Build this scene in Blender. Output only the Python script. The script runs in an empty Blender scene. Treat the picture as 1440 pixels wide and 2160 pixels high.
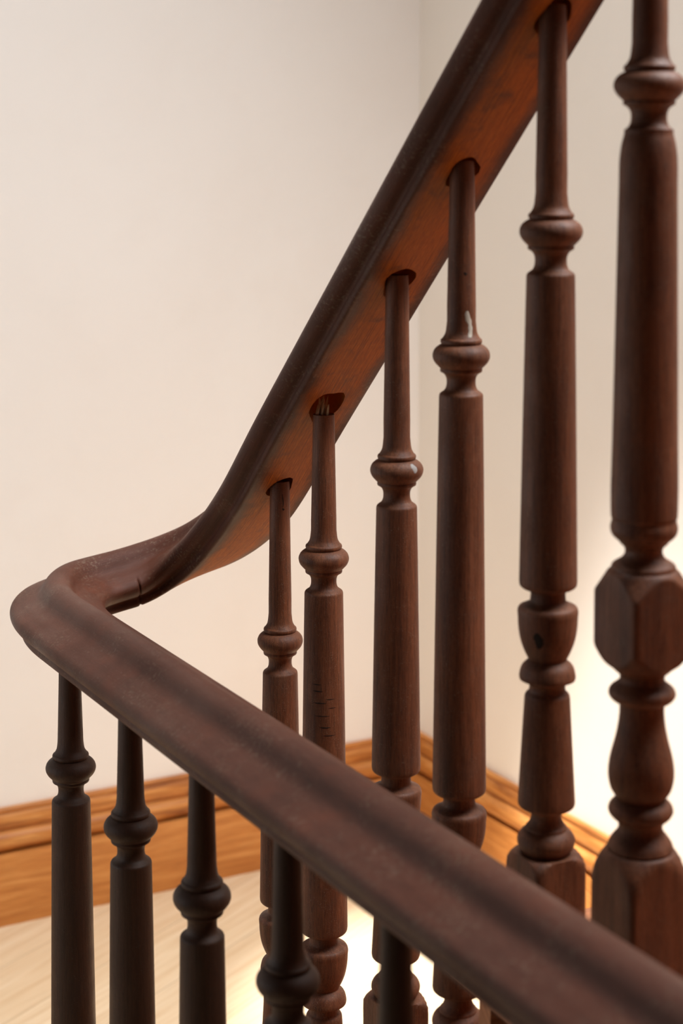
import bpy, bmesh, math, random
from math import sin, cos, pi, sqrt
from mathutils import Vector, Matrix

random.seed(4)
SC = bpy.context.scene
COL = SC.collection

# ------------------------------------------------------------------ helpers
def link(name, me, parent=None, mats=()):
    o = bpy.data.objects.new(name, me)
    COL.objects.link(o)
    for m in mats:
        me.materials.append(m)
    if parent is not None:
        o.parent = parent
    return o

def empty(name, loc, rz=0.0):
    o = bpy.data.objects.new(name, None)
    COL.objects.link(o)
    o.location = loc
    o.rotation_euler = (0, 0, rz)
    o.empty_display_size = 0.05
    return o

def tag(o, label, cat, group=None):
    o['label'] = label
    o['category'] = cat
    if group:
        o['group'] = group
    return o

def mesh_from(verts, faces, name, smooth=True):
    me = bpy.data.meshes.new(name)
    me.from_pydata([tuple(v) for v in verts], [], faces)
    me.update()
    bm = bmesh.new(); bm.from_mesh(me)
    bmesh.ops.recalc_face_normals(bm, faces=bm.faces)
    bm.to_mesh(me); bm.free()
    if smooth:
        for p in me.polygons:
            p.use_smooth = True
    return me

def sharpen(me, ang=35):
    me.set_sharp_from_angle(angle=math.radians(ang))

def spline_point(p0, p1, p2, p3, t):
    """point on a chord-length Catmull-Rom segment p1..p2, which does not overshoot on uneven spacing"""
    d0 = math.dist(p0, p1); d1 = math.dist(p1, p2); d2 = math.dist(p2, p3)
    out = []
    for j in (0, 1):
        s1 = (p2[j]-p1[j])/d1
        m1 = s1 if d0 < 1e-9 else ((p1[j]-p0[j])/d0*d1 + s1*d0)/(d0+d1)
        m2 = s1 if d2 < 1e-9 else ((p3[j]-p2[j])/d2*d1 + s1*d2)/(d1+d2)
        a, b = m1*d1, m2*d1
        out.append((2*t**3-3*t*t+1)*p1[j] + (t**3-2*t*t+t)*a + (3*t*t-2*t**3)*p2[j] + (t**3-t*t)*b)
    return tuple(out)

# ------------------------------------------------------------------ node helper
class NT:
    def __init__(self, name):
        self.m = bpy.data.materials.new(name)
        self.m.use_nodes = True
        self.t = self.m.node_tree
        self.t.nodes.clear()
        self.out = self.n('ShaderNodeOutputMaterial')
        self.bs = self.n('ShaderNodeBsdfPrincipled')
        self.l(self.bs.outputs[0], self.out.inputs[0])
    def n(self, typ, **kw):
        nd = self.t.nodes.new(typ)
        for k, v in kw.items():
            setattr(nd, k, v)
        return nd
    def l(self, a, b):
        self.t.links.new(a, b)
    def noise(self, vec, scale, detail=4, rough=.55, dist=0.0):
        nd = self.n('ShaderNodeTexNoise')
        nd.inputs['Scale'].default_value = scale
        nd.inputs['Detail'].default_value = detail
        nd.inputs['Roughness'].default_value = rough
        nd.inputs['Distortion'].default_value = dist
        self.l(vec, nd.inputs['Vector'])
        return nd.outputs['Fac']
    def mapping(self, vec, scale=(1, 1, 1), rot=(0, 0, 0), loc=(0, 0, 0)):
        nd = self.n('ShaderNodeMapping')
        nd.inputs['Scale'].default_value = scale
        nd.inputs['Rotation'].default_value = rot
        nd.inputs['Location'].default_value = loc
        self.l(vec, nd.inputs['Vector'])
        return nd.outputs[0]
    def ramp(self, fac, stops, interp='LINEAR'):
        nd = self.n('ShaderNodeValToRGB')
        cr = nd.color_ramp
        cr.interpolation = interp
        while len(cr.elements) < len(stops):
            cr.elements.new(0.5)
        for e, (p, c) in zip(cr.elements, stops):
            e.position = p
            e.color = (c, c, c, 1) if isinstance(c, (int, float)) else (*c, 1)
        self.l(fac, nd.inputs[0])
        return nd.outputs[0]
    def mix(self, fac, a, b, blend='MIX'):
        nd = self.n('ShaderNodeMix', data_type='RGBA', blend_type=blend)
        for sock, v in ((nd.inputs[0], fac), (nd.inputs[6], a), (nd.inputs[7], b)):
            if isinstance(v, (int, float)):
                sock.default_value = v
            elif isinstance(v, tuple):
                sock.default_value = (*v, 1)
            else:
                self.l(v, sock)
        return nd.outputs[2]
    def math(self, op, a, b=None, clamp=False):
        nd = self.n('ShaderNodeMath', operation=op, use_clamp=clamp)
        for i, v in enumerate((a, b)):
            if v is None:
                continue
            if isinstance(v, (int, float)):
                nd.inputs[i].default_value = v
            else:
                self.l(v, nd.inputs[i])
        return nd.outputs[0]
    def bump(self, h, strength, dist):
        nd = self.n('ShaderNodeBump')
        nd.inputs['Strength'].default_value = strength
        nd.inputs['Distance'].default_value = dist
        self.l(h, nd.inputs['Height'])
        self.l(nd.outputs[0], self.bs.inputs['Normal'])
    def set(self, col=None, rough=None, spec=None):
        if col is not None:
            if isinstance(col, tuple): self.bs.inputs['Base Color'].default_value = (*col, 1)
            else: self.l(col, self.bs.inputs['Base Color'])
        if rough is not None:
            if isinstance(rough, (int, float)): self.bs.inputs['Roughness'].default_value = rough
            else: self.l(rough, self.bs.inputs['Roughness'])
        if spec is not None:
            self.bs.inputs['Specular IOR Level'].default_value = spec
    def obj(self):
        return self.n('ShaderNodeTexCoord').outputs['Object']
    def uv(self):
        return self.n('ShaderNodeTexCoord').outputs['UV']

def offset_by_object(t, vec):
    oi = t.n('ShaderNodeAttribute', attribute_type='OBJECT', attribute_name='grain_seed')
    ad = t.n('ShaderNodeVectorMath', operation='ADD')
    t.l(vec, ad.inputs[0]); t.l(oi.outputs['Vector'], ad.inputs[1])
    return ad.outputs[0]

# ------------------------------------------------------------------ materials
def mat_turned_wood():
    t = NT('turned_dark_wood')
    v = offset_by_object(t, t.obj())
    grain = t.noise(t.mapping(v, (1, 1, .045)), 420, 5, .6, .3)
    band = t.noise(t.mapping(v, (1, 1, .10)), 55, 4, .6, .5)
    blot = t.noise(v, 26, 5, .6)
    c = t.ramp(band, [(.3, WOOD_A), (.52, WOOD_B), (.75, WOOD_C)])
    c = t.mix(t.ramp(grain, [(.42, .0), (.64, .34)]), c, (.018, .009, .006))
    c = t.mix(t.ramp(blot, [(.55, 0.), (.78, .45)]), c, (.105, .060, .040))
    pores = t.noise(t.mapping(v, (1, 1, .07)), 1500, 3, .6)
    c = t.mix(t.ramp(pores, [(.50, 0.), (.66, .45)]), c, (.016, .007, .004))
    dust = t.noise(v, 1100, 2, .5)
    worn = t.noise(v, 90, 4, .7)
    dfac = t.math('MULTIPLY', t.ramp(dust, [(.60, 0.), (.70, 1.)]), t.ramp(worn, [(.42, 0.), (.66, .60)]))
    c = t.mix(dfac, c, (.30, .23, .17))
    fin = t.n('ShaderNodeAttribute', attribute_type='OBJECT', attribute_name='stain_and_shade')
    c = t.mix(fin.outputs['Fac'], c, (.026, .013, .007))  # darker landing finish plus the rail's shade, mixed into the colour
    t.set(c, t.ramp(blot, [(.3, .48), (.7, .66)]), .30)
    t.bump(t.math('ADD', t.math('ADD', t.math('MULTIPLY', grain, .6), t.math('MULTIPLY', pores, .35)), t.math('MULTIPLY', worn, .8)), .5, .0009)
    return t.m

def mat_rail():
    # u runs along the rail in metres, v runs around the section: 0 = middle of the underside, 1 = crown
    t = NT('handrail_wood')
    uv = t.uv()
    sep = t.n('ShaderNodeSeparateXYZ'); t.l(uv, sep.inputs[0])
    o = t.obj()
    grain = t.noise(t.mapping(uv, (9, 70, 1)), 5, 6, .65, .4)
    fine = t.noise(t.mapping(uv, (22, 330, 1)), 3, 4, .6, .2)
    blot = t.noise(o, 21, 5, .62)
    big = t.noise(o, 7, 3, .5)
    c = t.ramp(grain, [(.3, RAIL_A), (.5, RAIL_B), (.72, RAIL_C)])
    c = t.mix(t.ramp(blot, [(.52, 0.), (.72, .6)]), c, RAIL_D)
    c = t.mix(t.ramp(big, [(.45, 0.), (.70, .30)]), c, (.036, .018, .012))
    # pale scratches and dust specks on the handled top
    scr = t.noise(t.mapping(o, (1, 1, 1), (0, 0, .5)), 260, 3, .7, .2)
    wear = t.noise(o, 16, 3, .6)
    sf = t.math('MULTIPLY', t.ramp(scr, [(.55, 0.), (.66, 1.)]), t.ramp(wear, [(.48, 0.), (.66, .55)]))
    c = t.mix(sf, c, (.21, .155, .110))
    cross = t.noise(t.mapping(uv, (420, 30, 1)), 1, 3, .6)
    cf = t.math('MULTIPLY', t.ramp(cross, [(.55, 0.), (.66, 1.)]), t.ramp(t.noise(o, 12, 3, .6), [(.50, 0.), (.64, .6)]))
    c = t.mix(cf, c, (.20, .15, .10))
    speck = t.ramp(t.noise(o, 700, 2, .5), [(.72, 0.), (.77, .7)])
    c = t.mix(speck, c, (.28, .23, .18))
    # bare, unvarnished orange wood on the underside, its edge ragged
    edge = t.math('ADD', sep.outputs[1], t.math('MULTIPLY', t.math('SUBTRACT', blot, .5), .20))
    under = t.ramp(edge, [(.15, 1.), (.26, 0.)])
    ug = t.noise(t.mapping(uv, (16, 150, 1)), 4, 6, .7, .5)
    streak = t.noise(t.mapping(uv, (3, 26, 1)), 4, 4, .6, .5)
    uc = t.ramp(ug, [(.30, UND_A), (.5, UND_B), (.72, UND_C)])
    uc = t.mix(t.ramp(streak, [(.48, 0.), (.72, .75)]), uc, (.05, .017, .007))
    fib = t.noise(t.mapping(uv, (70, 260, 1), (0, 0, .12)), 2.2, 4, .65, .4)
    uc = t.mix(t.ramp(fib, [(.46, 0.), (.60, .6)]), uc, (.09, .024, .005))
    patina = t.ramp(t.noise(o, 34, 4, .65, .5), [(.55, 0.), (.72, .6)])
    uc = t.mix(patina, uc, (.07, .04, .028))
    c = t.mix(under, c, uc)
    # scuffed lower shoulder: some of the orange wood shows through the finish
    side = t.math('MULTIPLY', t.ramp(sep.outputs[1], [(.24, 0.), (.34, 1.), (.52, 1.), (.62, 0.)]),
                  t.ramp(t.noise(t.mapping(uv, (14, 40, 1)), 5, 5, .7), [(.52, 0.), (.72, .55)]))
    c = t.mix(side, c, (.13, .045, .014))
    rough = t.ramp(big, [(.35, .38), (.65, .62)])
    t.set(c, t.mix(under, rough, (.6, .6, .6)), .19)
    h = t.math('ADD', t.math('MULTIPLY', fine, .5), t.math('ADD', t.math('MULTIPLY', blot, .9), t.math('ADD', t.math('MULTIPLY', scr, .25), t.math('MULTIPLY', t.math('MULTIPLY', fib, under), .5))))
    t.bump(h, .4, .0012)
    return t.m

def mat_plain_wood(name, a, b, c3, rough=.42, along='x', scale=1.0, knots=False, uvmap=True):
    t = NT(name)
    uv = t.uv() if uvmap else t.obj()
    g = t.noise(t.mapping(uv, (2.2, 34, 34)), 3 * scale, 6, .62, .6)
    f = t.noise(t.mapping(uv, (7, 240, 240)), 2.5 * scale, 4, .6, .3)
    c = t.ramp(g, [(.28, a), (.5, b), (.72, c3)])
    c = t.mix(t.ramp(f, [(.45, 0.), (.7, .35)]), c, tuple(x * .5 for x in a))
    if knots:
        vo = t.n('ShaderNodeTexVoronoi', feature='F1')
        vo.inputs['Scale'].default_value = 1.0
        vo.inputs['Randomness'].default_value = 1.0
        t.l(t.mapping(uv, (3.1, 7.5, 7.5), (0, 0, 0), (.37, .2, .0)), vo.inputs['Vector'])
        k = t.ramp(vo.outputs['Distance'], [(.03, 1.), (.085, 0.)])
        c = t.mix(t.math('MULTIPLY', k, .8), c, (.06, .02, .008))
    t.set(c, rough, .5)
    t.bump(f, .12, .0006)
    return t.m

def mat_wall(name, WALL_A, WALL_B, WALL_C):
    t = NT(name)
    o = t.obj()
    big = t.noise(o, 2.2, 4, .55, .4)
    mid = t.noise(o, 9, 5, .6, .3)
    fine = t.noise(o, 130, 4, .6)
    c = t.ramp(big, [(.3, WALL_A), (.7, WALL_B)])
    c = t.mix(t.ramp(mid, [(.5, 0.), (.75, .35)]), c, WALL_C)
    t.set(c, .85, .25)
    t.bump(t.math('ADD', t.math('MULTIPLY', mid, 1.), t.math('MULTIPLY', fine, .25)), .12, .004)
    return t.m

def mat_floor():
    t = NT('pine_floorboards')
    o = t.obj()
    m = t.mapping(o, (1, 1, 1), (0, 0, FLOOR_ANG))
    br = t.n('ShaderNodeTexBrick')
    br.offset = .37
    br.inputs['Scale'].default_value = 1.0
    br.inputs['Brick Width'].default_value = 1.9
    br.inputs['Row Height'].default_value = .135
    br.inputs['Mortar Size'].default_value = .0012
    br.inputs['Mortar Smooth'].default_value = .3
    br.inputs['Bias'].default_value = 0
    br.inputs['Color1'].default_value = (.0, .0, .0, 1)
    br.inputs['Color2'].default_value = (1, 1, 1, 1)
    t.l(m, br.inputs['Vector'])
    sep = t.n('ShaderNodeSeparateColor'); t.l(br.outputs['Color'], sep.inputs[0])
    ad = t.n('ShaderNodeVectorMath', operation='ADD'); t.l(m, ad.inputs[0])
    cmb = t.n('ShaderNodeCombineXYZ'); t.l(t.math('MULTIPLY', sep.outputs[0], 7.), cmb.inputs[0]); t.l(cmb.outputs[0], ad.inputs[1])
    g = t.noise(t.mapping(ad.outputs[0], (1.3, 26, 1)), 2.6, 5, .6, .5)
    f = t.noise(t.mapping(ad.outputs[0], (4, 200, 1)), 2.2, 4, .6)
    c = t.ramp(g, [(.3, FLOOR_A), (.52, FLOOR_B), (.74, FLOOR_C)])
    c = t.mix(t.math('MULTIPLY', sep.outputs[0], .45), c, FLOOR_A)
    c = t.mix(t.ramp(f, [(.5, 0.), (.75, .25)]), c, tuple(x * .55 for x in FLOOR_A))
    c = t.mix(t.math('MULTIPLY', br.outputs['Fac'], .5), c, (.25, .14, .06))
    t.set(c, .48, .4)
    return t.m

def mat_flat(name, col, rough=.7):
    t = NT(name)
    v = t.obj()
    n = t.noise(v, 14, 4, .6)
    c = t.mix(t.ramp(n, [(.35, 0.), (.7, 1.)]), col, tuple(x * .78 for x in col))
    t.set(c, rough, .3)
    return t.m

WOOD_A = (.095, .028, .011); WOOD_B = (.165, .054, .022); WOOD_C = (.23, .084, .039)
RAIL_A = (.044, .013, .007); RAIL_B = (.076, .023, .012); RAIL_C = (.115, .038, .023); RAIL_D = (.115, .029, .013)
UND_A = (.16, .034, .003); UND_B = (.48, .130, .008); UND_C = (.70, .25, .035)
WALL_A = (.80, .765, .724); WALL_B = (.825, .80, .765); WALL_C = (.785, .74, .69)
FLOOR_A = (.60, .42, .25); FLOOR_B = (.72, .56, .37); FLOOR_C = (.80, .67, .49)
FLOOR_ANG = -math.radians(57)

M_WOOD = mat_turned_wood()
M_RAIL = mat_rail()
M_BASE = mat_plain_wood('varnished_pine', (.36, .115, .020), (.52, .20, .042), (.64, .29, .08), .50, knots=True)
M_CAP = mat_plain_wood('old_varnished_moulding', (.22, .060, .010), (.50, .185, .035), (.68, .33, .10), .50)
M_TREAD = mat_plain_wood('stair_tread_wood', (.34, .11, .04), (.50, .19, .08), (.60, .26, .12), .45)
M_WALL = mat_wall('plaster', WALL_A, WALL_B, WALL_C)
M_WALLR = mat_wall('warm_plaster', (.80, .735, .655), (.825, .765, .69), (.785, .715, .63))
M_FLOOR = mat_floor()
M_SPLINT = mat_flat('raw_split_wood', (.50, .31, .16))

# ------------------------------------------------------------------ plan of the stair
TH = .4693
D = Vector((sin(TH), -cos(TH), 0))          # up the flight
N = Vector((cos(TH), sin(TH), 0))           # from the rail towards the right wall
CORNER = Vector((.1498, 3.441, 0))
THW = .5054
DR = Vector((sin(THW), -cos(THW), 0))       # along the right wall, out of the corner
DL = Vector((-cos(THW), -sin(THW), 0))      # along the left wall, out of the corner
B0 = Vector((-.06841, 1.8764, 0))           # line of the flight's balusters
L0 = Vector((-.27535, 1.77871, 0))          # line of the landing's balusters
RISE, RUN, NOSE = .230, .2617, -.088

def on_stair(s, w, z=0.0):
    p = B0 + D * s + N * w
    return Vector((p.x, p.y, z))

def perp_to_wall(s):
    """width from the baluster line to the right wall at station s"""
    p = B0 + D * s
    nr = Vector((cos(THW), sin(THW), 0))
    return (CORNER - p).dot(nr) / N.dot(nr)

# ------------------------------------------------------------------ handrail
RP = dict(st=-0.03975, q=1.49446, e=0.81573, zL=0.82786, ua=-0.3079, ub=0.024, zB0=0.9895, sl=0.8996,
          oB=0.0008, oL=0.0154, wb=0.0383, ws=0.0508, bs=0.0255, bc=0.058, slL=0.0113, dth=0.0133, g=(-.0042, -.0048, .0035))

def rail_path(n=880):
    r = RP
    W = (B0 - L0).dot(N) + r['oB'] - r['oL']
    R = W / 2
    Bl = B0 + N * r['oB']
    pts = []
    for i in range(259):
        pts.append(Bl + D * (1.05 + (r['st'] - 1.05) * i / 259))
    mid = Bl + D * r['st'] - N * R
    for i in range(240):
        a = pi * i / 239
        ca, sa = cos(a), sin(a)
        x = math.copysign(abs(ca) ** r['e'] * R, ca)
        y = abs(sa) ** r['e'] * R * r['q']
        pts.append(mid + N * x - D * y)
    last = pts[-1]
    dl = Vector((sin(TH + r['dth']), -cos(TH + r['dth']), 0))
    for i in range(1, 260):
        pts.append(last + dl * (1.35 * i / 259))
    acc = [0.0]
    for a, b in zip(pts, pts[1:]):
        acc.append(acc[-1] + (b - a).length)
    out, sv, k = [], [], 0
    for i in range(n):
        u = acc[-1] * i / (n - 1)
        while k < len(acc) - 2 and acc[k + 1] < u:
            k += 1
        f = (u - acc[k]) / max(acc[k + 1] - acc[k], 1e-9)
        p = pts[k].lerp(pts[k + 1], min(max(f, 0), 1))
        s = 1.05 - u
        if s > r['ub']:
            z = r['zB0'] + r['sl'] * s
        elif s < r['ua']:
            z = r['zL']
        else:
            ln = r['ub'] - r['ua']; t = (s - r['ua']) / ln
            zb = r['zB0'] + r['sl'] * r['ub']
            z = (2*t**3 - 3*t**2 + 1) * r['zL'] + (-2*t**3 + 3*t**2) * zb + (t**3 - t**2) * ln * r['sl']
        z += r['slL'] * max(r['ua'] - s, 0)
        for g, c, w in zip(r['g'], (-.02, -.16, -.30), (.06, .07, .07)):
            z += g * math.exp(-((s - c) / w) ** 2)
        out.append(Vector((p.x, p.y, z))); sv.append(s)
    return out, sv

def rail_section():
    wb, ws, bs, bc = RP['wb'], RP['ws'], RP['bs'], RP['bc']
    k = [(0, 0), (wb*.5, 0), (wb-.004, .0001), (wb-.0015, .0006), (wb, .0022), (wb+.0002, bs*.26), (wb-.0006, bs*.36), (wb-.0004, bs*.42), (wb+.002, bs*.50),
         (ws-.005, bs*.60), (ws-.0018, bs*.74), (ws-.0002, bs*.90), (ws, bs*1.02), (ws-.0010, bs*1.15), (ws-.0040, bs*1.28),
         (.0405, bs+.0098), (.0345, bs+.0126), (.0285, bs+.0144), (.0232, bs+.0162), (.0192, bs+.0190), (.0163, bs+.0232), (.0135, bs+.0280), (.0095, bs+.0318), (.0050, bs+.0338), (0, bs+.0345)]
    # denser, rounded with Catmull-Rom between the drawn points
    out = []
    for i in range(len(k) - 1):
        p0, p1, p2, p3 = k[max(i-1, 0)], k[i], k[i+1], k[min(i+2, len(k)-1)]
        for t in ((0,) if i < 2 else (0, .5)):
            out.append(spline_point(p0, p1, p2, p3, t))
    out.append(k[-1])
    return out

def build_rail():
    P, S = rail_path()
    half = rail_section()
    ring = half + [(-a, b) for a, b in half[::-1][1:-1]]
    nh = len(half)
    # v coordinate around the section, by girth
    g = [0.0]
    for a, b in zip(half, half[1:]):
        g.append(g[-1] + math.hypot(b[0]-a[0], b[1]-a[1]))
    vh = [x / g[-1] for x in g]
    vv = vh + vh[::-1][1:-1]
    m = len(ring)
    root = empty('handrail', (P[520].x, P[520].y, 0))
    org = Vector(root.location)
    frames = []
    for i in range(len(P)):
        t = (P[min(i+1, len(P)-1)] - P[max(i-1, 0)]).normalized()
        s = t.cross(Vector((0, 0, 1))).normalized()
        frames.append((s, s.cross(t)))
    def part(name, i0, i1):
        vs, fs, uvs = [], [], []
        for i in range(i0, i1 + 1):
            s, u = frames[i]
            for j, (a, b) in enumerate(ring):
                # the glued joint where the wreath meets the next piece: a narrow open groove round the lower half
                gk = 1.0
                if i == IJ and vv[j] < .62:
                    gk = .955
                vs.append(P[i] + s * a * gk + u * (b * gk + (.0012 if gk < 1 else 0)) - org)
        cnt = i1 - i0
        luv = []
        for i in range(cnt):
            for j in range(m):
                j2 = (j + 1) % m
                fs.append((i*m+j, i*m+j2, (i+1)*m+j2, (i+1)*m+j))
                va = vv[j]; vb = vv[j2]
                luv.append(((-S[i0+i], va), (-S[i0+i], vb), (-S[i0+i+1], vb), (-S[i0+i+1], va)))
        fs.append(tuple(range(m))); luv.append(tuple((-S[i0], x) for x in vv))
        b = cnt * m
        fs.append(tuple(b + j for j in range(m))); luv.append(tuple((-S[i1], x) for x in vv))
        me = bpy.data.meshes.new(name)
        me.from_pydata([tuple(v) for v in vs], [], fs)
        ul = me.uv_layers.new(name='UVMap')
        k = 0
        for p, lu in zip(me.polygons, luv):
            for li, q in zip(p.loop_indices, lu):
                ul.data[li].uv = q
        bm = bmesh.new(); bm.from_mesh(me); bmesh.ops.recalc_face_normals(bm, faces=bm.faces); bm.to_mesh(me); bm.free()
        for p in me.polygons:
            p.use_smooth = True
        sharpen(me, 48)
        o = link(name, me, root, [M_RAIL])
        return o
    IJ = min(range(len(S)), key=lambda i: abs(S[i] + .243))
    iA = min(range(len(S)), key=lambda i: abs(S[i] - .06))
    iB = min(range(len(S)), key=lambda i: abs(S[i] + .47))
    fl = part('flight_length', 0, iA)
    wr = part('turned_wreath', iA, iB)
    la = part('landing_length', iB, len(S) - 1)
    fl['label'] = 'sloping length of rail with bare orange underside'
    wr['label'] = 'curved and rising corner piece of rail'
    return root, fl, wr, la, P, S

HR, RAIL_FL, RAIL_WR, RAIL_LA, RPATH, RS = build_rail()
tag(HR, 'worn dark wooden handrail turning back on itself and climbing over the balusters', 'handrail')

def rail_under(x, y):
    k = min(range(len(RPATH)), key=lambda i: (RPATH[i].x-x)**2 + (RPATH[i].y-y)**2)
    return RPATH[k].z

# mortise holes in the underside, where the pins enter
def cut_holes(o, cyls):
    bm = bmesh.new()
    for (x, y, z0, z1, r, sx, ang) in cyls:
        seg = 20
        org = Vector(o.parent.location)
        lo, hi = [], []
        for i in range(seg):
            a = 2*pi*i/seg
            k = 1.14 + .10*sin(3*a + x*90) + .05*sin(5*a + y*70)
            px, py = r*k*cos(a)*sx, r*k*sin(a)
            qx, qy = px*cos(ang)-py*sin(ang), px*sin(ang)+py*cos(ang)
            lo.append(bm.verts.new((x+qx-org.x, y+qy-org.y, z0)))
            hi.append(bm.verts.new((x+qx-org.x, y+qy-org.y, z1)))
        bm.faces.new(lo[::-1]); bm.faces.new(hi)
        for i in range(seg):
            j = (i+1) % seg
            bm.faces.new((lo[i], lo[j], hi[j], hi[i]))
    bmesh.ops.recalc_face_normals(bm, faces=bm.faces)
    me = bpy.data.meshes.new('cutter'); bm.to_mesh(me); bm.free()
    c = bpy.data.objects.new('cutter', me); COL.objects.link(c); c.parent = o.parent
    md = o.modifiers.new('holes', 'BOOLEAN'); md.operation = 'DIFFERENCE'; md.solver = 'EXACT'; md.object = c
    bpy.context.view_layer.update()
    dg = bpy.context.evaluated_depsgraph_get()
    ne = bpy.data.meshes.new_from_object(o.evaluated_get(dg), preserve_all_data_layers=True, depsgraph=dg)
    o.modifiers.clear()
    old = o.data; o.data = ne
    bpy.data.objects.remove(c)
    sharpen(ne, 48)

# ------------------------------------------------------------------ balusters
SEG = 40
def lathe(name, prof, parent, square=None, cap=True, seg=None, mat=None, rot=0.0):
    """prof: (z, r) from the top down. square = (half side, corner rounding) limits the radius to a square block."""
    sg = seg or (SEG if square is None else 96)
    vs, fs = [], []
    for z, r in prof:
        for i in range(sg):
            a = 2*pi*i/sg + rot
            rr = r
            if square is not None:
                c, s = abs(cos(a-rot)), abs(sin(a-rot))
                pw = 14
                lim = square / ((c**pw + s**pw) ** (1/pw))
                rr = min(r, lim)
            vs.append((rr*cos(a), rr*sin(a), z))
    n = len(prof)
    for k in range(n-1):
        for i in range(sg):
            j = (i+1) % sg
            fs.append((k*sg+i, k*sg+j, (k+1)*sg+j, (k+1)*sg+i))
    if cap:
        fs.append(tuple(range(sg))); fs.append(tuple((n-1)*sg+i for i in range(sg)))
    me = mesh_from(vs, fs, name)
    sharpen(me, 42)
    return link(name, me, parent, [mat or M_WOOD])

def smooth_prof(pts, sub=3):
    """Catmull-Rom through (z, r); a repeated point makes a corner."""
    out = []
    for i in range(len(pts)-1):
        p0, p1, p2, p3 = pts[max(i-1, 0)], pts[i], pts[i+1], pts[min(i+2, len(pts)-1)]
        if p1 == p2:
            continue
        if i > 0 and pts[i-1] == p1: p0 = (2*p1[0]-p2[0], 2*p1[1]-p2[1])
        if i+2 < len(pts) and pts[i+2] == p2: p3 = (2*p2[0]-p1[0], 2*p2[1]-p1[1])
        for k in range(sub):
            t = k/sub
            q = spline_point(p0, p1, p2, p3, t)
            out.append((q[0], max(q[1], .001)))
    out.append(pts[-1])
    return out

def C(z, r): return [(z, r), (z, r)]     # a corner

def pin_prof(top):
    return smooth_prof([(top, .0106)] + [(.023 + (top-.023)*k, .0131 - .0024*k**.8) for k in (.9, .75, .6, .45, .3, .15)]
                       + [(.0232, .0133), (.0195, .0141), (.0170, .0154), (.0155, .0164)])
BEAD = smooth_prof(C(.0155, .0164) + [(.0143, .0178), (.0125, .0181), (.0110, .0176)] + C(.0103, .0170)
                   + [(.0094, .0190), (.0060, .0231), (.0022, .0248), (-.0010, .0249), (-.0050, .0234), (-.0085, .0205)] + C(-.0108, .0181)
                   + [(-.0122, .0184)] + C(-.0137, .0181) + [(-.0160, .0146), (-.0190, .0130), (-.0225, .0126), (-.0265, .0130), (-.0295, .0143)] + C(-.0318, .0172))

def shaft_prof(end, r1=.0233):
    z0 = -.0318
    body = C(z0, .0172) + [(-.0328, .0184), (-.0340, .0190)] + C(-.0356, .0192)
    for k in (.12, .28, .44, .60, .76, .9):
        body.append((-.0356 + (end+.006+.0356)*k, .0192 + (r1-.0192)*(k**.92)))
    body += C(end+.0055, r1) + [(end+.0022, r1-.0006), (end, r1-.0032)] + C(end-.0006, .0165)
    return smooth_prof(body)

def foot_profs(end, extra):
    """neck, cup, ring, tapered foot, collar torus; end = lower end of the shaft"""
    e = end
    cup = smooth_prof(C(e-.0006, .0165) + [(e-.0022, .0146), (e-.0075, .0141), (e-.0105, .0146)] + C(e-.0122, .0165) + C(e-.0150, .0228)
                      + [(e-.0165, .0238), (e-.0240, .0239), (e-.0340, .0233), (e-.0440, .0213), (e-.0520, .0183)] + C(e-.0585, .0150))
    ring = smooth_prof(C(e-.0585, .0150) + [(e-.0600, .0168), (e-.0635, .0203), (e-.0690, .0222), (e-.0725, .0226)] + C(e-.0745, .0222) + [(e-.0765, .0178)]
                       + C(e-.0775, .0158) + [(e-.0790, .0147), (e-.0820, .0145), (e-.0845, .0152)] + C(e-.0862, .0170))
    f = e-.1795-extra
    foot = smooth_prof(C(e-.0862, .0170) + [(e-.0880, .0180)] + C(e-.0900, .0183) + [(e-.09+(f+.004-e+.09)*k, .0183+.0048*k) for k in (.25, .5, .75)]
                       + C(f+.004, .0231) + [(f+.0012, .0226)] + C(f-.0012, .0195) + C(f-.0030, .0140))
    torus = smooth_prof(C(f-.0030, .0140) + [(f-.0055, .0125), (f-.0095, .0124), (f-.0125, .0134), (f-.0155, .0152), (f-.0172, .0166)] + C(f-.0186, .0166)
                        + [(f-.0198, .0186), (f-.0240, .0222), (f-.0280, .0234), (f-.0320, .0226), (f-.0360, .0203)] + C(f-.0385, .0180))
    return cup, ring, foot, torus, f-.0385

def set_seed(o, k, stain_shade=0.0):
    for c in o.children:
        c['stain_and_shade'] = stain_shade
    v = (k*1.37 % 3.1, k*2.11 % 2.7, k*.83 % 1.9)
    o['grain_seed'] = v
    for c in o.children:
        c['grain_seed'] = v
        for g in c.children:
            g['grain_seed'] = v

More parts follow.
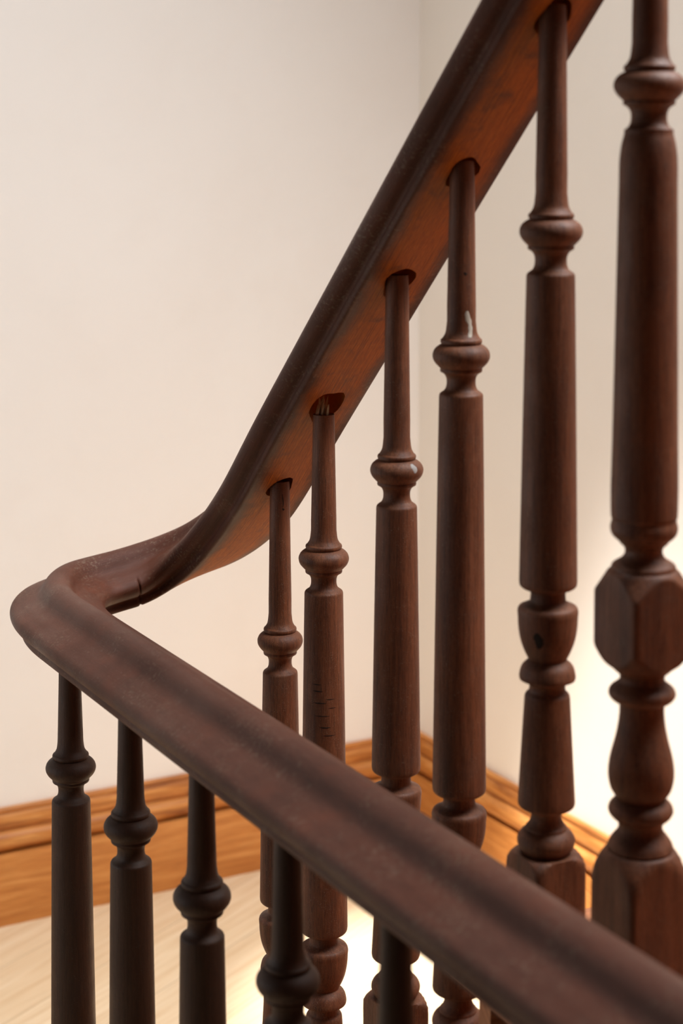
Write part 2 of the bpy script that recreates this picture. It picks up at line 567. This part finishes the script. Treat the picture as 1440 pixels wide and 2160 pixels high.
def make_baluster(loc, bead_z, foot_z, pin_top, scale, label, group, seed, long=False, lean=0.0, turned=False, stain_shade=0.0):
    """loc: plan position; heights in metres above the landing floor"""
    root = empty('baluster', (loc[0], loc[1], foot_z), TH - pi/2 + lean)
    up = bead_z - foot_z
    def sc(pr): return [(z + up, r*scale) for z, r in pr]
    lathe('pin', sc(pin_prof(pin_top - bead_z)), root)
    if not turned:
        lathe('bead', sc(BEAD), root)
        end = -.3875 if long else -.2865
        lathe('shaft', sc(shaft_prof(end, .0237 if long else .0232)), root)
        cup, ring, foot, torus, zb = foot_profs(end, 0)
        lathe('cup', sc(cup), root); lathe('ring', sc(ring), root); lathe('tapered_foot', sc(foot), root); lathe('base_bead', sc(torus), root)
        hs = .0242
        blk = [(zb+.0005, .018), (zb+.0002, .0255), (zb-.001, .0275), (zb-.0035, .030), (zb-.007, .032), (zb-.012, .0345), (zb-.02, .04), (-up+.002, .04), (-up, .039)]
        lathe('foot_block', sc(blk), root, square=hs*scale)
    else:
        bead = BEAD[:-1] + [(-.0318, .0160)]
        lathe('bead', sc(BEAD), root)
        z0 = -.0318
        shaft = smooth_prof([(z0, .0172), (z0, .0172), (-.0345, .0172), (-.0400, .0185), (-.0465, .0196), (-.0540, .0203), (-.0700, .0205)]
                            + [(-.07-.24*k, .0205+.0034*k) for k in (.2, .4, .6, .8)] + [(-.3105, .0238)] + C(-.3165, .0236) + [(-.3185, .0229)] + C(-.3200, .0231)
                            + [(-.3240, .0240), (-.3285, .0234), (-.3320, .0210)] + C(-.3345, .0180) + C(-.3365, .0168))
        lathe('shaft', sc(shaft), root)
        neck = smooth_prof(C(-.3365, .0168) + [(-.3385, .0146), (-.3415, .0134), (-.3445, .0138), (-.3475, .0158)] + C(-.3505, .0202) + [(-.3525, .0226)] + C(-.3550, .0232))
        lathe('neck_ring', sc(neck), root)
        blk = smooth_prof(C(-.3550, .0225) + [(-.3570, .0250), (-.3620, .0280), (-.3690, .0318), (-.3760, .0356), (-.384, .0385), (-.392, .0405), (-.400, .0415), (-.407, .0405), (-.414, .0385),
                          (-.421, .0350), (-.427, .0312), (-.432, .0277)] + C(-.4365, .0225) + [(-.4395, .0198)] + C(-.4425, .0166), 4)
        # stretch the block to its drawn height
        a, b = -.3550, -.4345
        blk = [(a + (z-a)*(b-a)/(-.4425-a), r) for z, r in blk]
        lathe('square_block', sc(blk), root, square=.0262*scale)
        ring = smooth_prof(C(-.4345, .0166) + [(-.4375, .0160), (-.4400, .0166), (-.4425, .0195), (-.4465, .0235), (-.4500, .0240), (-.4535, .0220)] + C(-.4565, .0172))
        lathe('ring', sc(ring), root)
        vase = smooth_prof(C(-.4565, .0162) + [(-.4620, .0160), (-.4720, .0168), (-.4850, .0193), (-.4960, .0221), (-.5060, .0236), (-.5150, .0234), (-.5230, .0212)] + C(-.5290, .0170))
        lathe('vase', sc(vase), root)
        r2 = smooth_prof(C(-.5290, .0170) + [(-.5310, .0196), (-.5345, .0226), (-.5385, .0234), (-.5425, .0214)] + C(-.5460, .0172) + [(-.5500, .0158), (-.5535, .0164), (-.5580, .0196), (-.5625, .0226)] + C(-.5660, .0238) + C(-.5680, .0226))
        lathe('base_bead', sc(r2), root)
        bl = [(-.5675, .0205), (-.5680, .0245), (-.5700, .0262), (-.5750, .0295), (-.5820, .0328), (-.5920, .0360), (-.604, .040), (-up+.002, .042), (-up, .041)]
        lathe('foot_block', sc(bl), root, square=.0262*scale)
    tag(root, label, 'baluster', group)
    set_seed(root, seed, stain_shade)
    return root

GB = 'turned balusters climbing the stair flight'
GL = 'turned balusters under the level landing rail'
flight = [
    # x, y, bead height, tread, radius factor, long
    (-.0654, 1.8705, .8285, 1, .972, False, 'short turned dark wood baluster under the curve where the rail starts to climb'),
    (-.0179, 1.7768, .9394, 1, 1.020, True, 'long turned baluster with cracked shaft and a splintered pin in an oversized hole'),
    (.0513, 1.6403, 1.0552, 2, .992, False, 'short turned baluster with grey paint chip on its bead, third along the climbing rail'),
    (.1037, 1.5370, 1.1745, 2, 1.0, True, 'long turned baluster with pale paint smear above its bead, fourth along the climbing rail'),
    (.1661, 1.4139, 1.2881, 3, 1.008, False, 'short turned baluster with whole cup and square foot showing above the near rail'),
]
pins, holes = [], []
BAL = []
for i, (x, y, bz, tr, k, lg, lab) in enumerate(flight):
    zu = rail_under(x, y)
    top = zu + .010
    if i == 1: top = zu - .002
    b = make_baluster((x, y), bz, RISE*tr - .0022, top, k, lab, GB, i+1, lg)
    BAL.append(b)
    r = (.0122, .0150, .0128, .0126, .0128)[i]
    off = (.0008, .0050, .0025, .0015, .0015)[i]
    q = Vector((x, y, 0)) + D*off
    holes.append((q.x, q.y, zu - .06, zu + .026, r, 1.0 + (.0, .18, .12, .0, .05)[i], TH - pi/2))
nx, ny = .2233, 1.3012
zu = rail_under(nx, ny)
NB = make_baluster((nx, ny), 1.4001, RISE*3 - .0022, zu + .010, 1.035, 'larger blurred baluster with faceted square block and vase, rising past the top right corner', GB, 9, True, 0, True)
BAL.append(NB)
holes.append((nx, ny, zu - .06, zu + .026, .0120, 1.0, TH - pi/2))
fl_holes = [h for h, b in zip(holes, BAL) if (Vector((h[0], h[1], 0)) - B0).dot(D) > .075]
wr_holes = [h for h in holes if h not in fl_holes]
cut_holes(RAIL_FL, fl_holes)
cut_holes(RAIL_WR, wr_holes)

landing = [
    (-.2761, 1.7803, .7224, 1.020, 'dark turned baluster beneath the rail corner, with pale chipped edge below its bead'),
    (-.1964, 1.6231, .7227, 1.010, 'dark turned baluster under the landing rail, second from the rail corner'),
    (-.1179, 1.4682, .7222, .990, 'dark turned baluster under the landing rail, third from the rail corner'),
    (-.0408, 1.3161, .7227, .985, 'blurred dark baluster under the landing rail, its bead level with the bottom edge'),
    (.0365, 1.1645, .7225, .985, 'black blurred baluster under the landing rail of which only the plain upper pin shows'),
]
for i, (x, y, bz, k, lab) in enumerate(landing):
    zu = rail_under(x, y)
    BAL.append(make_baluster((x, y), bz, .002, zu - .0004, k, lab, GL, 12+i, True, stain_shade=.76))  # darker finish and shade put into the colour; the lamps leave these too light

# ---- marks that have a shape of their own
def splinters(bal):
    """torn end grain of the broken pin"""
    pin = [c for c in bal.children if c.name.startswith('pin')][0]
    top = max(v.co.z for v in pin.data.vertices)
    bm = bmesh.new()
    rnd = random.Random(3)
    for i in range(11):
        a = rnd.uniform(0, 2*pi); r = rnd.uniform(.001, .0075)
        h = rnd.uniform(.009, .021); w = rnd.uniform(.0012, .0026)
        x, y = r*cos(a) + .001, r*sin(a)
        lx, ly = rnd.uniform(-.003, .003), rnd.uniform(-.003, .004)
        base = [bm.verts.new((x+w*cos(t), y+w*sin(t), top-.001)) for t in (0, 2.1, 4.2)]
        mid = [bm.verts.new((x+lx*.6+w*.8*cos(t), y+ly*.6+w*.8*sin(t), top+h*.65)) for t in (0.3, 2.4, 4.5)]
        tip = bm.verts.new((x+lx, y+ly, top+h))
        for q in range(3):
            p = (q+1) % 3
            bm.faces.new((base[q], base[p], mid[p], mid[q])); bm.faces.new((mid[q], mid[p], tip))
    bmesh.ops.recalc_face_normals(bm, faces=bm.faces)
    me = bpy.data.meshes.new('splintered_end'); bm.to_mesh(me); bm.free()
    o = link('splintered_end', me, pin, [M_SPLINT])
    o['label'] = 'pale torn wood fibres'
splinters(BAL[1])

M_PAINT = mat_flat('old_paint_smear', (.50, .45, .37), .6)
M_PAINTG = mat_flat('grey_paint_chip', (.36, .33, .31), .6)
def skin_patch(bal, part, name, az, z0, z1, width, mat, label, taper=.5, wob=1.0, lift=.00025):
    """a thin paint mark lying on the turned surface; az = direction it faces in world plan, z relative to the bead"""
    pt = [c for c in bal.children if c.name.split('.')[0] == part][0]
    co = [v.co for v in pt.data.vertices]
    zs = {}
    for v in co:
        zs.setdefault(round(v.z, 5), 0)
        zs[round(v.z, 5)] = max(zs[round(v.z, 5)], math.hypot(v.x, v.y))
    zk = sorted(zs)
    def rad(z):
        for a, b in zip(zk, zk[1:]):
            if a <= z <= b:
                return zs[a] + (zs[b]-zs[a])*(z-a)/max(b-a, 1e-9)
        return zs[zk[0]] if z < zk[0] else zs[zk[-1]]
    rz = bal.rotation_euler.z
    vs, fs = [], []
    n, m = 22, 8
    for i in range(n+1):
        t = i/n; z = z0 + (z1-z0)*t
        w = width*(taper + (1-taper)*sin(pi*min(max(t*1.0, .04), .96))) * (1 + wob*(.22*sin(9*t+1)+.14*sin(23*t)))
        cx = .0016*sin(5*t)*wob
        r = rad(z)
        for j in range(m+1):
            u = (j/m-.5)*w + cx
            a = az - rz + u/r
            e = lift*(1 - (2*j/m-1)**4)
            vs.append(((r+e)*cos(a), (r+e)*sin(a), z))
    for i in range(n):
        for j in range(m):
            fs.append((i*(m+1)+j, i*(m+1)+j+1, (i+1)*(m+1)+j+1, (i+1)*(m+1)+j))
    me = mesh_from(vs, fs, name)
    o = link(name, me, pt, [mat])
    o['label'] = label
# the camera looks from the south: az -pi/2 faces it
up = lambda b, z: z - b.location.z
def bz(i): return flight[i][2] - BAL[i].location.z
skin_patch(BAL[3], 'pin', 'paint_smear', -pi/2 + .45, bz(3)+.0175, bz(3)+.040, .0052, M_PAINT, 'cream paint smear', .45)
skin_patch(BAL[2], 'bead', 'paint_chip', -pi/2 + .72, bz(2)+.0005, bz(2)+.0085, .0062, M_PAINTG, 'grey triangular paint chip', .3, .4)

M_GOUGE = mat_flat('dark_gouge', (.018, .009, .005), .8)
M_DUST = mat_flat('pale_dust', (.27, .20, .14), .9)
rg = random.Random(8)
for zc, azo, w in ((-.124, -.35, .010), (-.131, -.30, .011), (-.139, .32, .010), (-.143, -.20, .014), (-.148, .40, .009), (-.156, -.1, .017), (-.168, .05, .012), (-.176, .25, .014)):
    skin_patch(BAL[1], 'shaft', 'gouge', -pi/2 + azo, bz(1)+zc, bz(1)+zc+rg.uniform(.0007, .0013), w, M_GOUGE, 'dark gouge in the wood', .2, .5, .00012)
skin_patch(BAL[4], 'cup', 'knot', -pi/2 - .45, bz(4)-.331, bz(4)-.318, .0085, M_GOUGE, 'dark knot', .25, .5, .0001)
skin_patch(BAL[0], 'pin', 'split', -pi/2 + .35, bz(0)+.146, bz(0)+.160, .0011, M_GOUGE, 'dark split in the pin', .5, .3, .0001)
skin_patch(BAL[0], 'pin', 'nail_hole', -pi/2 + .38, bz(0)+.1425, bz(0)+.1450, .0026, M_GOUGE, 'dark nail hole', .3, .2, .0001)
skin_patch(BAL[3], 'pin', 'nail_hole', -pi/2 + .2, bz(3)+.0705, bz(3)+.0735, .0030, M_GOUGE, 'dark nail hole', .3, .2, .0001)
b6 = BAL[6]; z6 = landing[0][2] - b6.location.z
skin_patch(b6, 'bead', 'chipped_edge', -pi/2 + .45, z6-.0112, z6-.0102, .020, M_DUST, 'pale chipped edge', .3, .6, .0003)
skin_patch(b6, 'bead', 'chipped_edge', -pi/2 + .30, z6-.0150, z6-.0142, .013, M_DUST, 'pale chipped edge', .3, .6, .0003)

# ------------------------------------------------------------------ room
def slab(name, poly, z0, z1, mat, uvdir=None, parent=None):
    n = len(poly)
    vs = [(p[0], p[1], z0) for p in poly] + [(p[0], p[1], z1) for p in poly]
    fs = [tuple(range(n)), tuple(range(n, 2*n))] + [(i, (i+1) % n, n+(i+1) % n, n+i) for i in range(n)]
    me = mesh_from(vs, fs, name, smooth=False)
    if uvdir is not None:
        planar_uv(me, uvdir)
    return link(name, me, parent, [mat])

def planar_uv(me, d):
    """u along d, v across it by whatever the face spans"""
    d = Vector(d)
    ul = me.uv_layers.new(name='UVMap')
    s = d.cross(Vector((0, 0, 1)))
    for p in me.polygons:
        for li in p.loop_indices:
            co = me.vertices[me.loops[li].vertex_index].co
            ul.data[li].uv = (co.dot(d), co.dot(s) + co.z*1.0)

def struct(o):
    o['kind'] = 'structure'
    return o

WT = .12
LLEN, RLEN, HT = 3.4, 4.4, 3.1
nl = Vector((-DR.x, -DR.y, 0))           # outwards of the left wall (away from the room)
nr = Vector((-DL.x, -DL.y, 0))           # outwards of the right wall
c = CORNER
struct(slab('wall_left', [c + nl*WT + nr*WT, c + DL*LLEN + nl*WT, c + DL*LLEN, c + nr*WT], -.25, HT, M_WALL))
struct(slab('wall_right', [c, c + DR*RLEN, c + DR*RLEN + nr*WT, c + nr*WT], -.25, HT, M_WALLR))

# floor with the open stairwell between the two runs of balusters
def lp(s, w):
    p = L0 + D*s + N*w
    return (p.x, p.y)
wA = lp(-.20, .045); wB = lp(1.9, .045); wC = lp(1.9, .185); wD = lp(-.20, .185)
rEnd = c + DR*RLEN; lEnd = c + DL*LLEN
def extend(p, d, k): return (p[0]+d[0]*k, p[1]+d[1]*k)
nearR = extend(wC, D, 0.9)
poly = [(c.x, c.y), (lEnd.x, lEnd.y), tuple((lEnd + DR*3.6)[:2]), extend(wB, D, .6), wB, wA, wD, wC, extend(wC, D, .6), (rEnd.x, rEnd.y)]
fl = slab('floor', poly, -.22, 0.0, M_FLOOR)
struct(fl)
bm = bmesh.new(); bm.from_mesh(fl.data)
bmesh.ops.triangulate(bm, faces=[f for f in bm.faces if len(f.verts) > 4]); bm.to_mesh(fl.data); bm.free()

# baseboards: flat board and moulded cap, extruded along the wall
CAPZ, TOPZ = .1264, .2037
board_prof = [(0, 0), (.0225, 0), (.0225, CAPZ-.002), (.0215, CAPZ), (0, CAPZ)]
cap_prof = [(0, CAPZ+.003), (.0110, CAPZ+.003), (.0125, CAPZ+.0045), (.0150, CAPZ+.006), (.0195, CAPZ+.010), (.0225, CAPZ+.016), (.0234, CAPZ+.022), (.0222, CAPZ+.029), (.0190, CAPZ+.034),
            (.0135, CAPZ+.0365), (.0085, CAPZ+.0385), (.0075, CAPZ+.0410), (.0095, CAPZ+.0425), (.0128, CAPZ+.0445), (.0136, CAPZ+.050), (.0128, CAPZ+.058), (.0100, CAPZ+.065), (.0080, CAPZ+.0685), (.0075, CAPZ+.0695), (.0105, CAPZ+.0710),
            (.0105, TOPZ-.0015), (.0090, TOPZ), (0, TOPZ)]
def extrude(name, prof, origin, d, inward, length, mat, start_miter, parent=None, sharp=40):
    vs, fs = [], []
    n = len(prof)
    segs = 12
    for k in range(segs+1):
        for e, z in prof:
            st = e if start_miter else 0
            L = st + (length-st)*k/segs
            p = origin + d*L + inward*e
            vs.append((p.x, p.y, z))
    for k in range(segs):
        for i in range(n):
            j = (i+1) % n
            fs.append((k*n+i, k*n+j, (k+1)*n+j, (k+1)*n+i))
    fs.append(tuple(range(n))); fs.append(tuple(segs*n+i for i in range(n)))
    me = mesh_from(vs, fs, name)
    planar_uv(me, d)
    sharpen(me, sharp)
    return link(name, me, parent, [mat])
for side, d, inn, ln in (('left', DL, DR, LLEN), ('right', DR, DL, 1.30)):
    b = struct(extrude('baseboard_' + side, board_prof, c, d, inn, ln, M_BASE, True))
    b['label'] = 'varnished orange pine skirting board along the %s wall' % side
    extrude('cap_moulding', cap_prof, c, d, inn, ln, M_CAP, True, b)

# ------------------------------------------------------------------ the flight of steps
st = empty('staircase', tuple(on_stair(NOSE, .45, 0)))
so = Vector(st.location)
def stair_box(name, s0, s1, w0, w1, z0, z1, mat, bevel=.0):
    """box across the flight; w1 None = up to the right wall"""
    ws = [(s0, w0), (s1, w0), (s1, w1 if w1 is not None else perp_to_wall(s1)-.001), (s0, w1 if w1 is not None else perp_to_wall(s0)-.001)]
    pl = [on_stair(s, w) - so for s, w in ws]
    n = 4
    vs = [(p.x, p.y, z0) for p in pl] + [(p.x, p.y, z1) for p in pl]
    fs = [(0, 1, 2, 3), (4, 5, 6, 7)] + [(i, (i+1) % 4, 4+(i+1) % 4, 4+i) for i in range(4)]
    me = mesh_from(vs, fs, name, smooth=False)
    if bevel:
        bm = bmesh.new(); bm.from_mesh(me)
        bmesh.ops.bevel(bm, geom=[e for e in bm.edges], offset=bevel, segments=3, affect='EDGES', clamp_overlap=True)
        bm.to_mesh(me); bm.free()
    planar_uv(me, N)
    return link(name, me, st, [mat])
for k in range(1, 8):
    z = RISE*k - .003
    s = NOSE + RUN*(k-1) + (.17 if k > 3 else 0)
    stair_box('tread', s, s + RUN + (.20 if k == 3 else .03), -.05, None, z - .032, z, M_TREAD, .006)
    stair_box('riser', s + .030, s + .048, -.03, None, z - RISE + (.003 if k == 1 else 0) + .0005, z - .0325, M_TREAD)
tag(st, 'reddish wooden steps climbing beside the right wall, glimpsed between the baluster feet', 'staircase')

# ------------------------------------------------------------------ light
def area(name, loc, target, sx, sy, power, col, spread=180):
    l = bpy.data.lights.new(name, 'AREA')
    l.shape = 'RECTANGLE'; l.size = sx; l.size_y = sy; l.energy = power; l.color = col
    l.spread = math.radians(spread)
    o = bpy.data.objects.new(name, l); COL.objects.link(o)
    o.location = loc
    o.rotation_euler = (Vector(target) - Vector(loc)).to_track_quat('-Z', 'Y').to_euler()
    return o
# skylight over the landing, a window high in the right wall beside the flight, and the landing's window beyond the frame on the left
area('skylight', tuple(on_stair(-.10, .10, 3.2)), tuple(on_stair(-.45, .10, 0)), 1.1, 1.1, 24, (.98, .99, 1.0), 95)
area('stair_window', tuple(on_stair(.80, .90, 2.45)), tuple(on_stair(.40, -.20, .8)), .8, .8, 44, (.97, .985, 1.0), 120)
lw = c + DL*2.6 + DR*.8
area('landing_window', (lw.x, lw.y, .92), tuple(c + DR*.35 + Vector((0, 0, .75))), 1.0, 1.3, 10, (.95, .98, 1.0))
# the sun through the skylight: a narrow beam on the landing floor and the foot of the right wall
sp = bpy.data.lights.new('sunbeam', 'SPOT')
sp.energy = 8800; sp.color = (1.0, .985, .965); sp.spot_size = math.radians(7.2); sp.spot_blend = .42; sp.shadow_soft_size = .05
so_ = bpy.data.objects.new('sunbeam', sp); COL.objects.link(so_)
b = on_stair(-.54, .70, 0); a = on_stair(.26, -1.38, 8.0)
so_.location = a
so_.rotation_euler = (b - a).to_track_quat('-Z', 'Y').to_euler()

w = bpy.data.worlds.new('World'); SC.world = w
w.use_nodes = True
bg = w.node_tree.nodes['Background']
bg.inputs[0].default_value = (1.0, .95, .90, 1)
bg.inputs[1].default_value = .035

# ------------------------------------------------------------------ camera
cam = bpy.data.cameras.new('camera')
co = bpy.data.objects.new('camera', cam); COL.objects.link(co)
co.location = (0, 0, 1.36)
co.rotation_euler = (pi/2 - .07093, 0, 0)
cam.sensor_fit = 'VERTICAL'
cam.sensor_width = 24; cam.sensor_height = 36
cam.lens = 3764.7*36/2160
cam.shift_y = -(1080-565.07)/2160
cam.clip_start = .02
cam.dof.use_dof = True
cam.dof.focus_distance = 1.86
cam.dof.aperture_fstop = 5.6
cam.dof.aperture_blades = 0
SC.camera = co

SC.view_settings.view_transform = 'Standard'
SC.view_settings.look = 'None'
SC.view_settings.gamma = 1.0
SC.view_settings.exposure = -0.38
SC.view_settings.use_curve_mapping = False
SC.cycles.max_bounces = 10
SC.cycles.diffuse_bounces = 6
